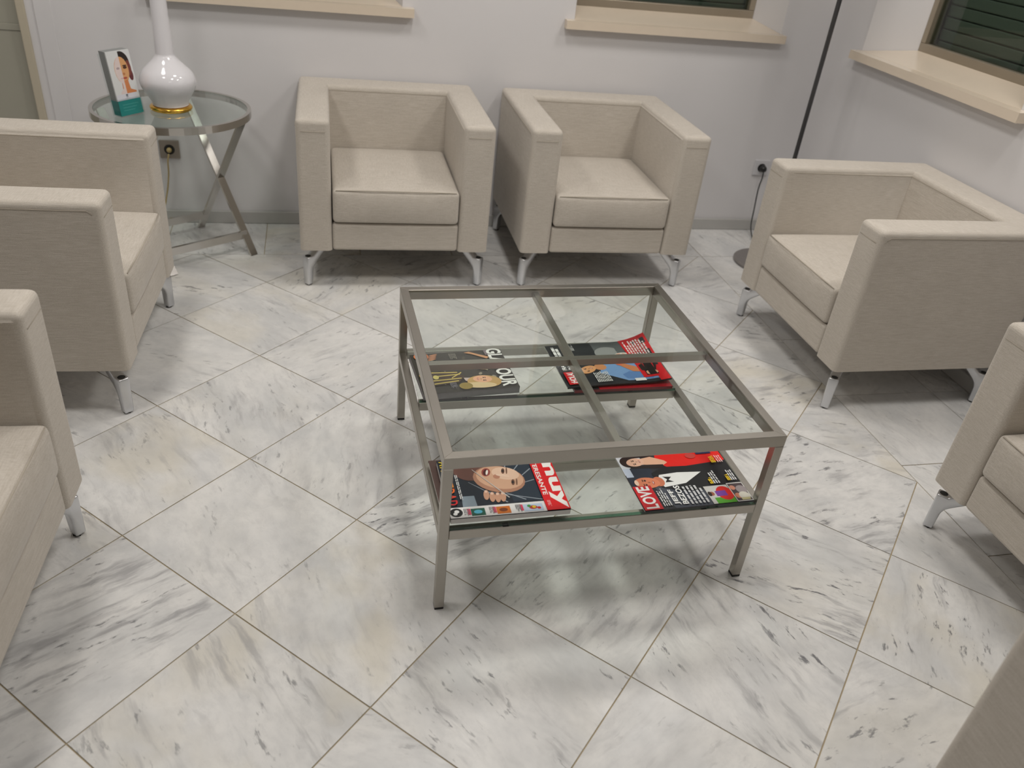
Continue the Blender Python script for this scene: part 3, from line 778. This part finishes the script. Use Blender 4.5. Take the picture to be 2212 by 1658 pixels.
p.rect('cover_inset', .0, .0, .325, .15, (222, 220, 218)); p.rect('cover_inset', .012, .006, .312, .143, (74, 60, 64)); p.oval('cover_inset', .20, .045, .07, .05, (150, 140, 142)); p.oval('cover_inset', .24, .118, .04, .026, (206, 140, 118)); p.oval('cover_inset', .10, .11, .045, .03, (196, 126, 100)); p.oval('cover_inset', .09, .055, .07, .05, (206, 202, 190)); p.rect('cover_inset', .02, .02, .06, .10, (196, 188, 140))
p.rect('title_band', 0, .835, .405, 1.0, (204, 22, 34)); p.text('title', 'LOVE', .022, .862, .395, .978, (246, 244, 244), .03)
p.bars('cover_line', .04, .34, .815, .020, 4, (214, 214, 216), 11)
p.text('cover_line', 'JEFF', .04, .660, .30, .715, (244, 244, 244), .03); p.text('cover_line', 'BEZOS', .04, .590, .36, .645, (244, 244, 244), .03)
p.bars('cover_line', .03, .36, .570, .036, 5, (206, 206, 210), 13)
p.bars('cover_line', .33, .45, .29, .016, 2, (232, 196, 28), 15, .8); p.bars('cover_line', .33, .56, .255, .022, 3, (226, 226, 228), 16)
p.bars('cover_line', .36, .48, .115, .016, 2, (232, 196, 28), 17, .8); p.bars('cover_line', .36, .56, .08, .02, 3, (226, 226, 228), 18)
p.bars('cover_line', .70, .84, .15, .016, 3, (232, 196, 28), 19, .8); p.bars('cover_line', .70, .88, .09, .02, 3, (240, 190, 190), 20)
p.build(mg)

# --- GLAMOUR
mg, p = magazine('thick dark fashion magazine with a white GLAMOUR title', (-0.232, 0.214), -86.5, 0.205, 0.268, 0.019, ZG, (44, 42, 34), pages='paper_dark')
p.rect('cover_photo', 0, 0, 1, 1, (46, 44, 36))
r_ = random.Random(4)
for _ in range(46):
    uu, vv_ = r_.uniform(.05, .9), r_.uniform(.1, .8); p.oval('cover_photo', uu, vv_, r_.uniform(.01, .05), r_.uniform(.006, .02), r_.choice(((72, 68, 54), (30, 29, 25), (104, 98, 82), (26, 26, 24), (150, 142, 124))), r_.uniform(-1, 1), 9)
p.oval('cover_photo', .08, .11, .10, .08, (206, 118, 66)); 
for i in range(4): p.oval('cover_photo', .06 + .04 * i, .24 - .01 * i, .016, .05, (200, 138, 100), .3)
p.poly('cover_photo', [(.05, .58), (.10, .66), (.24, .80), (.20, .84), (.12, .74), (.03, .64)], (206, 150, 106))
p.oval('cover_photo', .40, .75, .12, .13, (160, 132, 92), .3); face(p, 'cover_photo', .36, .71, .07, .085, (222, 160, 116), None, .2)
p.poly('cover_photo', [(.50, .15), (.52, .40), (.66, .48), (.80, .40), (.84, .12)], (64, 46, 30))
for (a, b, c_, d_) in ((.52, .15, .55, .42), (.62, .16, .60, .44), (.72, .14, .70, .44), (.56, .46, .68, .34), (.80, .14, .76, .40)):
    p.poly('cover_photo', [(a - .013, b), (a + .013, b), (c_ + .01, d_), (c_ - .01, d_)], (206, 184, 96))
p.oval('cover_photo', .64, .18, .05, .03, (222, 206, 120))
p.poly('cover_photo', [(.70, .46), (.78, .47), (.80, .56), (.71, .57)], (196, 178, 172))
p.oval('cover_photo', .82, .66, .15, .18, (196, 158, 96), -.1); p.oval('cover_photo', .90, .60, .07, .17, (222, 196, 150), -.1); face(p, 'cover_photo', .76, .65, .085, .10, (232, 176, 140), None, -.12, (190, 70, 50))
p.oval('cover_photo', .90, .45, .08, .07, (150, 128, 60))
p.bars('cover_line', .06, .22, .48, .016, 5, (130, 126, 116), 21); p.bars('cover_line', .80, .95, .36, .014, 5, (120, 118, 126), 22)
p.text('cover_line', 'OVA', .50, .015, .98, .115, (236, 202, 92), .03)
p.rect('cover_photo', .02, .80, .16, .835, (120, 106, 112))
p.text('title', 'GLAMOUR', .0, .825, .985, .99, (244, 243, 240), .03)
p.build(mg)

# --- HOLA, on top of another red and black magazine
mg, p = magazine('red and black magazine lying flat under the curled top magazine', (0.212, 0.212), 90, 0.215, 0.295, 0.008, ZG, (120, 14, 26), pages='paper_dark')
p.rect('cover_photo', 0, 0, 1, .75, (150, 16, 30)); p.rect('cover_photo', 0, .75, 1, 1, (24, 24, 26)); p.build(mg)
def hcurl(u, v):
    t = max(0.0, (0.35 - v) / 0.35); return 0.004 * math.sin(v * 3.1) + t * t * (0.012 + 0.030 * max(0, u - .3))
mg, p = magazine('curled celebrity magazine with a small red HOLA box and blue shirt', (0.200, 0.232), 91.5, 0.230, 0.315, 0.004, ZG + 0.0088, (38, 40, 44), curl=hcurl)
p.rect('cover_photo', 0, .0, 1, 1, (40, 42, 47)); p.rect('cover_photo', .55, .25, 1, .55, (92, 96, 98)); p.oval('cover_photo', .72, .42, .16, .14, (150, 152, 152))
p.poly('cover_photo', [(.06, .02), (.06, .40), (.26, .62), (.44, .58), (.52, .40), (.40, .10)], (122, 158, 206)); p.poly('cover_photo', [(.06, .12), (.10, .40), (.20, .42), (.30, .30), (.2, .1)], (96, 132, 186))
p.oval('cover_photo', .40, .59, .07, .06, (206, 142, 98)); face(p, 'cover_photo', .36, .72, .075, .09, (222, 162, 112), (70, 48, 36), .5)
p.oval('cover_photo', .60, .30, .12, .10, (214, 212, 206), .2); p.oval('cover_photo', .66, .31, .05, .05, (222, 170, 150)); p.oval('cover_photo', .62, .27, .04, .03, (96, 176, 186)); p.poly('cover_photo', [(.22, .16), (.26, .30), (.42, .40), (.48, .37), (.36, .24), (.28, .14)], (206, 130, 88)); p.oval('cover_photo', .46, .39, .05, .035, (214, 112, 80))
p.poly('cover_band', [(.40, .235), (1, .255), (1, 0), (.0, 0), (.0, .10), (.10, .10), (.10, .235)], (206, 24, 34))
p.rect('cover_band', .145, .055, .435, .215, (34, 26, 26)); p.oval('cover_band', .20, .13, .05, .06, (222, 168, 140)); p.rect('cover_band', .30, .13, .43, .212, (88, 54, 40)); p.oval('cover_band', .36, .17, .035, .035, (196, 130, 96)); p.rect('cover_band', .30, .058, .43, .126, (150, 92, 60)); p.oval('cover_band', .36, .09, .035, .03, (196, 120, 84))
p.bars('cover_line', .47, .96, .225, .024, 8, (240, 226, 226), 31, .6)
p.rect('cover_band', .02, .235, .08, .34, (226, 226, 226)); p.bars('cover_line', .04, .30, .70, .016, 9, (214, 214, 214), 33, .6)
p.rect('title_band', .03, .845, .31, .975, (206, 24, 34)); p.text('title', '\u00a1HOLA!', .05, .870, .29, .952, (246, 240, 240), .035)
p.text('cover_line', 'FRANCIS', .36, .925, .60, .965, (240, 240, 240), .03); p.text('cover_line', 'EN CAS', .36, .865, .56, .905, (240, 240, 240), .03)
p.bars('cover_line', .64, .97, .965, .035, 2, (240, 240, 240), 35, .8); p.bars('cover_line', .8, .95, .78, .012, 3, (200, 200, 200), 36)
p.build(mg)

# ------------------------------------------------------------------ round side table
cx, cy, RR, ZR = -0.321, 2.013, 0.287, 0.582
st = thing('side_table', 'round glass-topped side table with crossed steel legs', 'side table', (cx, cy, 0))
bm = bmesh.new(); add_lathe(bm, [(RR - 0.014, ZR - 0.026), (RR, ZR - 0.026), (RR, ZR), (RR - 0.014, ZR), (RR - 0.014, ZR - 0.026)], 72)
rim = from_bm('rim', bm, 'side_table_steel', st, False)
bm = bmesh.new(); add_lathe(bm, [(0, ZR - 0.010), (RR - 0.0145, ZR - 0.010), (RR - 0.0145, ZR - 0.002), (0, ZR - 0.002)], 72)
from_bm('glass_top', bm, 'side_glass', st)
P1 = Vector((-0.056 - cx, 1.962 - cy, 0)); P2 = Vector((-0.296 - cx, 2.262 - cy, 0)); P3, P4 = -P2, -P1
def leg_bar(a, b, off):
    d_ = (b - a).normalized(); nrm = Vector((-d_.y, d_.x, 0)) * off
    bm = bmesh.new(); add_bar(bm, a + nrm + Vector((0, 0, 0.0)), Vector((b.x, b.y, ZR - 0.026)) + nrm, 0.012, 0.031, up=(-d_.y, d_.x, 0))
    # level the foot and the top
    for v in bm.verts: v.co.z = min(max(v.co.z, 0.0), ZR - 0.026)
    return from_bm('leg', bm, 'side_table_steel', st)
def shrink(v, f=0.985): return Vector((v.x * f, v.y * f, 0))
for (a, b) in ((P1, P2), (P3, P4)):
    leg_bar(a, shrink(b), 0.0065); leg_bar(b, shrink(a), -0.0065)
for (a, b, c_, d_) in ((P1, P2, P3, P4), (P2, P1, P4, P3)):
    t_ = 0.075 / (ZR - 0.026)
    A = a.lerp(b, t_); B = c_.lerp(d_, t_); A.z = B.z = 0.075
    bm = bmesh.new(); add_bar(bm, A, B, 0.013, 0.031); from_bm('stretcher', bm, 'side_table_steel', st)

# ------------------------------------------------------------------ porcelain lamp base on it
lx, ly = -0.319, 1.985
tl = thing('table_lamp', 'white porcelain long-necked lamp on a gold ring foot', 'lamp', (lx, ly, ZR - 0.0018))
bm = bmesh.new()
add_lathe(bm, [(0, 0), (.066, 0), (.072, .002), (.0755, .008), (.0755, .013), (.071, .0175), (.060, .0185), (0, .0185)], 56)
from_bm('gold_foot', bm, 'gold', tl, True)
prof = [(0.0, 0.0187), (0.058, 0.0187), (0.064, 0.025), (0.068, 0.036), (0.078, 0.055), (0.092, 0.078), (0.0985, 0.098), (0.0975, 0.116), (0.087, 0.138), (0.068, 0.158), (0.050, 0.175), (0.038, 0.189), (0.0335, 0.197), (0.0325, 0.205), (0.0315, 0.24), (0.0295, 0.30), (0.0282, 0.36), (0.0275, 0.44), (0.030, 0.470), (0.030, 0.478), (0.0, 0.478)]
bm = bmesh.new(); add_lathe(bm, [(p_.x, p_.z) for p_ in catmull([(a, 0, b) for a, b in prof], 4)], 56)
from_bm('porcelain_body', bm, 'porcelain', tl, True)
bm = bmesh.new(); add_lathe(bm, [(0, .4785), (.016, .4785), (.016, .51), (.020, .512), (.020, .56), (0, .56)], 24); from_bm('bulb_socket', bm, 'gold', tl)

# ------------------------------------------------------------------ brochures in an acrylic holder
B0 = Vector((-0.469, 1.848, 0)); fd = Vector((0.064, 0.080, 0)).normalized(); fn = Vector((fd.y, -fd.x, 0))
zt_ = ZR - 0.0018; tilt = math.radians(9.0)
rz = math.atan2(fd.y, fd.x)
Rm = Matrix.Translation((B0.x, B0.y, zt_)) @ Matrix.Rotation(rz, 4, 'Z')
def put_local(o, m): o.matrix_world = m
hold = thing('brochure_holder', 'clear acrylic holder of brochures beside the white lamp', 'holder')
hold.matrix_world = Rm
# local: x along the front, y towards the back, z up
def hbox(name, a, b, shear=True):
    bm = bmesh.new(); add_box(bm, a, b)
    if shear:
        for v in bm.verts: v.co.y += math.tan(tilt) * v.co.z
    return from_bm(name, bm, 'acrylic', hold)
hbox('back_plate', (-0.003, 0.036, 0.003), (0.103, 0.038, 0.205)); hbox('base_plate', (-0.003, -0.003, 0.0), (0.103, 0.040, 0.0025), False)
hbox('front_lip', (-0.003, -0.004, 0.003), (0.103, -0.002, 0.060)); hbox('side_wall', (-0.0032, -0.002, 0.003), (-0.0015, 0.036, 0.060)); hbox('side_wall', (0.1012, -0.002, 0.003), (0.103, 0.036, 0.060))
BH = 0.212
def brochure(i, label):
    o = thing('brochure', label, 'brochure', group='brochures in the acrylic holder' if i else None)
    y0 = 0.0002 + i * 0.0058
    o.matrix_world = Rm @ Matrix.Translation((0.0005, y0, 0.0035))
    bm = bmesh.new(); add_box(bm, (0, 0, 0), (0.0985, 0.0045, BH))
    for v in bm.verts: v.co.y += math.tan(tilt) * v.co.z
    from_bm('leaflet', bm, ink((206, 208, 208)) if i == 0 else ink((140, 143, 142)), o)
    bm = bmesh.new(); add_box(bm, (-0.0002, -0.0002, 0), (0.0987, 0.0047, 0.050))
    for v in bm.verts: v.co.y += math.tan(tilt) * v.co.z
    from_bm('teal_foot', bm, ink((22, 128, 124)), o)
    return o
bro = brochure(0, 'front brochure with a half-faded portrait and teal foot')
p = Print(0.0985, BH, lambda u, v, z: (u * 0.0985, -z - 0.0003 + math.tan(tilt) * v * BH, v * BH))
p.rect('portrait', .0, .24, 1, 1, (216, 218, 218))
p.oval('portrait', .50, .72, .30, .225, (214, 196, 194)); p.oval('portrait', .56, .80, .34, .19, (42, 34, 32)); p.rect('portrait', .06, .50, .495, 1.0, (216, 218, 218))
p.oval('portrait', .84, .62, .10, .10, (96, 36, 40), .1); p.oval('portrait', .82, .72, .10, .12, (120, 56, 46))
p.oval('portrait', .50, .70, .30, .21, (214, 160, 108))
p.poly('portrait', [(.36, .36), (.38, .52), (.66, .55), (.70, .40), (.92, .36), (.92, .335), (.30, .335)], (208, 132, 84))
def half(pts): p.poly('portrait', pts, (222, 206, 202))
half([(.495, .915), (.40, .90), (.30, .85), (.23, .77), (.21, .68), (.25, .59), (.33, .53), (.40, .50), (.40, .42), (.24, .36), (.24, .335), (.495, .335)])
p.oval('portrait', .36, .735, .07, .018, (176, 158, 160)); p.oval('portrait', .66, .735, .085, .022, (84, 48, 30)); p.oval('portrait', .66, .765, .10, .010, (60, 40, 30))
p.oval('portrait', .56, .64, .05, .02, (186, 118, 74)); p.oval('portrait', .57, .575, .09, .016, (176, 76, 62)); p.oval('portrait', .43, .575, .06, .012, (212, 180, 178))
p.rect('logo_panel', .0, .24, .86, .335, (214, 214, 222)); p.rect('logo_panel', .42, .275, .445, .315, (96, 100, 110)); p.rect('logo_panel', .465, .275, .49, .315, (96, 100, 110)); p.oval('logo_panel', .455, .315, .05, .012, (96, 100, 110)); p.rect('logo_panel', .34, .257, .57, .263, (170, 174, 180))
p.rect('teal_band', .0, .0, 1, .236, (28, 146, 142))
for i in range(3): p.rect('teal_band', .16, .165 - i * .045, .86 - .1 * i, .173 - i * .045, (92, 178, 174))
p.build(bro)
for i in range(1, 6): brochure(i, 'white and teal brochure standing behind the portrait brochure')

# ------------------------------------------------------------------ sockets, plugs, cords
def socket(name, x, z, mat, label, plugged):
    s = thing(name, label, 'socket', (x, YB - 0.0005, z))
    box('face_plate', (-0.040, -0.009, -0.038), (0.040, 0, 0.038), mat, s, 0.002)
    bm = bmesh.new(); add_lathe(bm, [(0.0, 0.0), (0.021, 0.0), (0.021, 0.0012), (0.0, 0.0012)], 28)
    for v in bm.verts: v.co = Vector((v.co.x, -0.009 - v.co.z, v.co.y))
    from_bm('well', bm, 'black_plastic', s)
    return s
socket('wall_socket', -0.400, 0.325, 'socket_bronze', 'bronze wall socket under the round side table', True)
socket('wall_socket', 2.378, 0.327, 'socket_white', 'pale wall socket with a black plug beside the room corner', True)
def plug(x, z, mat, cordmat, label, path, k=1.0):
    s = thing('power_cord', label, 'cord', (x, YB - 0.012, z))
    bm = bmesh.new(); add_lathe(bm, [(0, 0), (.017 * k, 0), (.018 * k, .006), (.0165 * k, .020 * k), (.012 * k, .030 * k), (0, .033 * k)], 20)
    for v in bm.verts: v.co = Vector((v.co.x, -v.co.z, v.co.y))
    from_bm('plug', bm, mat, s, True)
    bm = bmesh.new(); add_tube(bm, catmull(path, 6), 0.0032, 8); from_bm('cable', bm, cordmat, s, True)
plug(-0.400, 0.325, 'cord_gold', 'cord_gold', 'gold lamp cord plugged in under the side table', [(0.0, -.026, -.010), (-.006, -.034, -.04), (-.012, -.022, -.10), (-.03, -.02, -.19), (-.06, -.05, -.275), (-.14, -.10, -.3185)], 0.6)
plug(2.378, 0.327, 'black_plastic', 'black_plastic', 'black power cord plugged in beside the room corner', [(0.0, -.026, -.012), (-.002, -.032, -.04), (-.004, -.026, -.10), (0.0, -.03, -.2), (-.01, -.06, -.285), (-.03, -.14, -.3205), (-.06, -.25, -.3205)])

# ------------------------------------------------------------------ floor lamp in the corner
fl = thing('floor_lamp', 'dark slim floor lamp pole with round base in the room corner', 'floor lamp', (2.274, 1.885, 0))
bm = bmesh.new(); add_lathe(bm, [(0, 0.0), (.145, 0.0), (.15, .004), (.15, .012), (.145, .016), (.02, .018), (0, .018)], 56); from_bm('base', bm, 'lamp_base_metal', fl)
bm = bmesh.new(); add_lathe(bm, [(0, .018), (.0095, .018), (.0095, 1.62), (0, 1.62)], 20); from_bm('pole', bm, 'dark_metal', fl)
bm = bmesh.new(); add_lathe(bm, [(0, 1.6205), (.05, 1.6205), (.16, 1.70), (.158, 1.703), (.048, 1.624), (0, 1.624)], 40); from_bm('uplight_bowl', bm, 'dark_metal', fl)
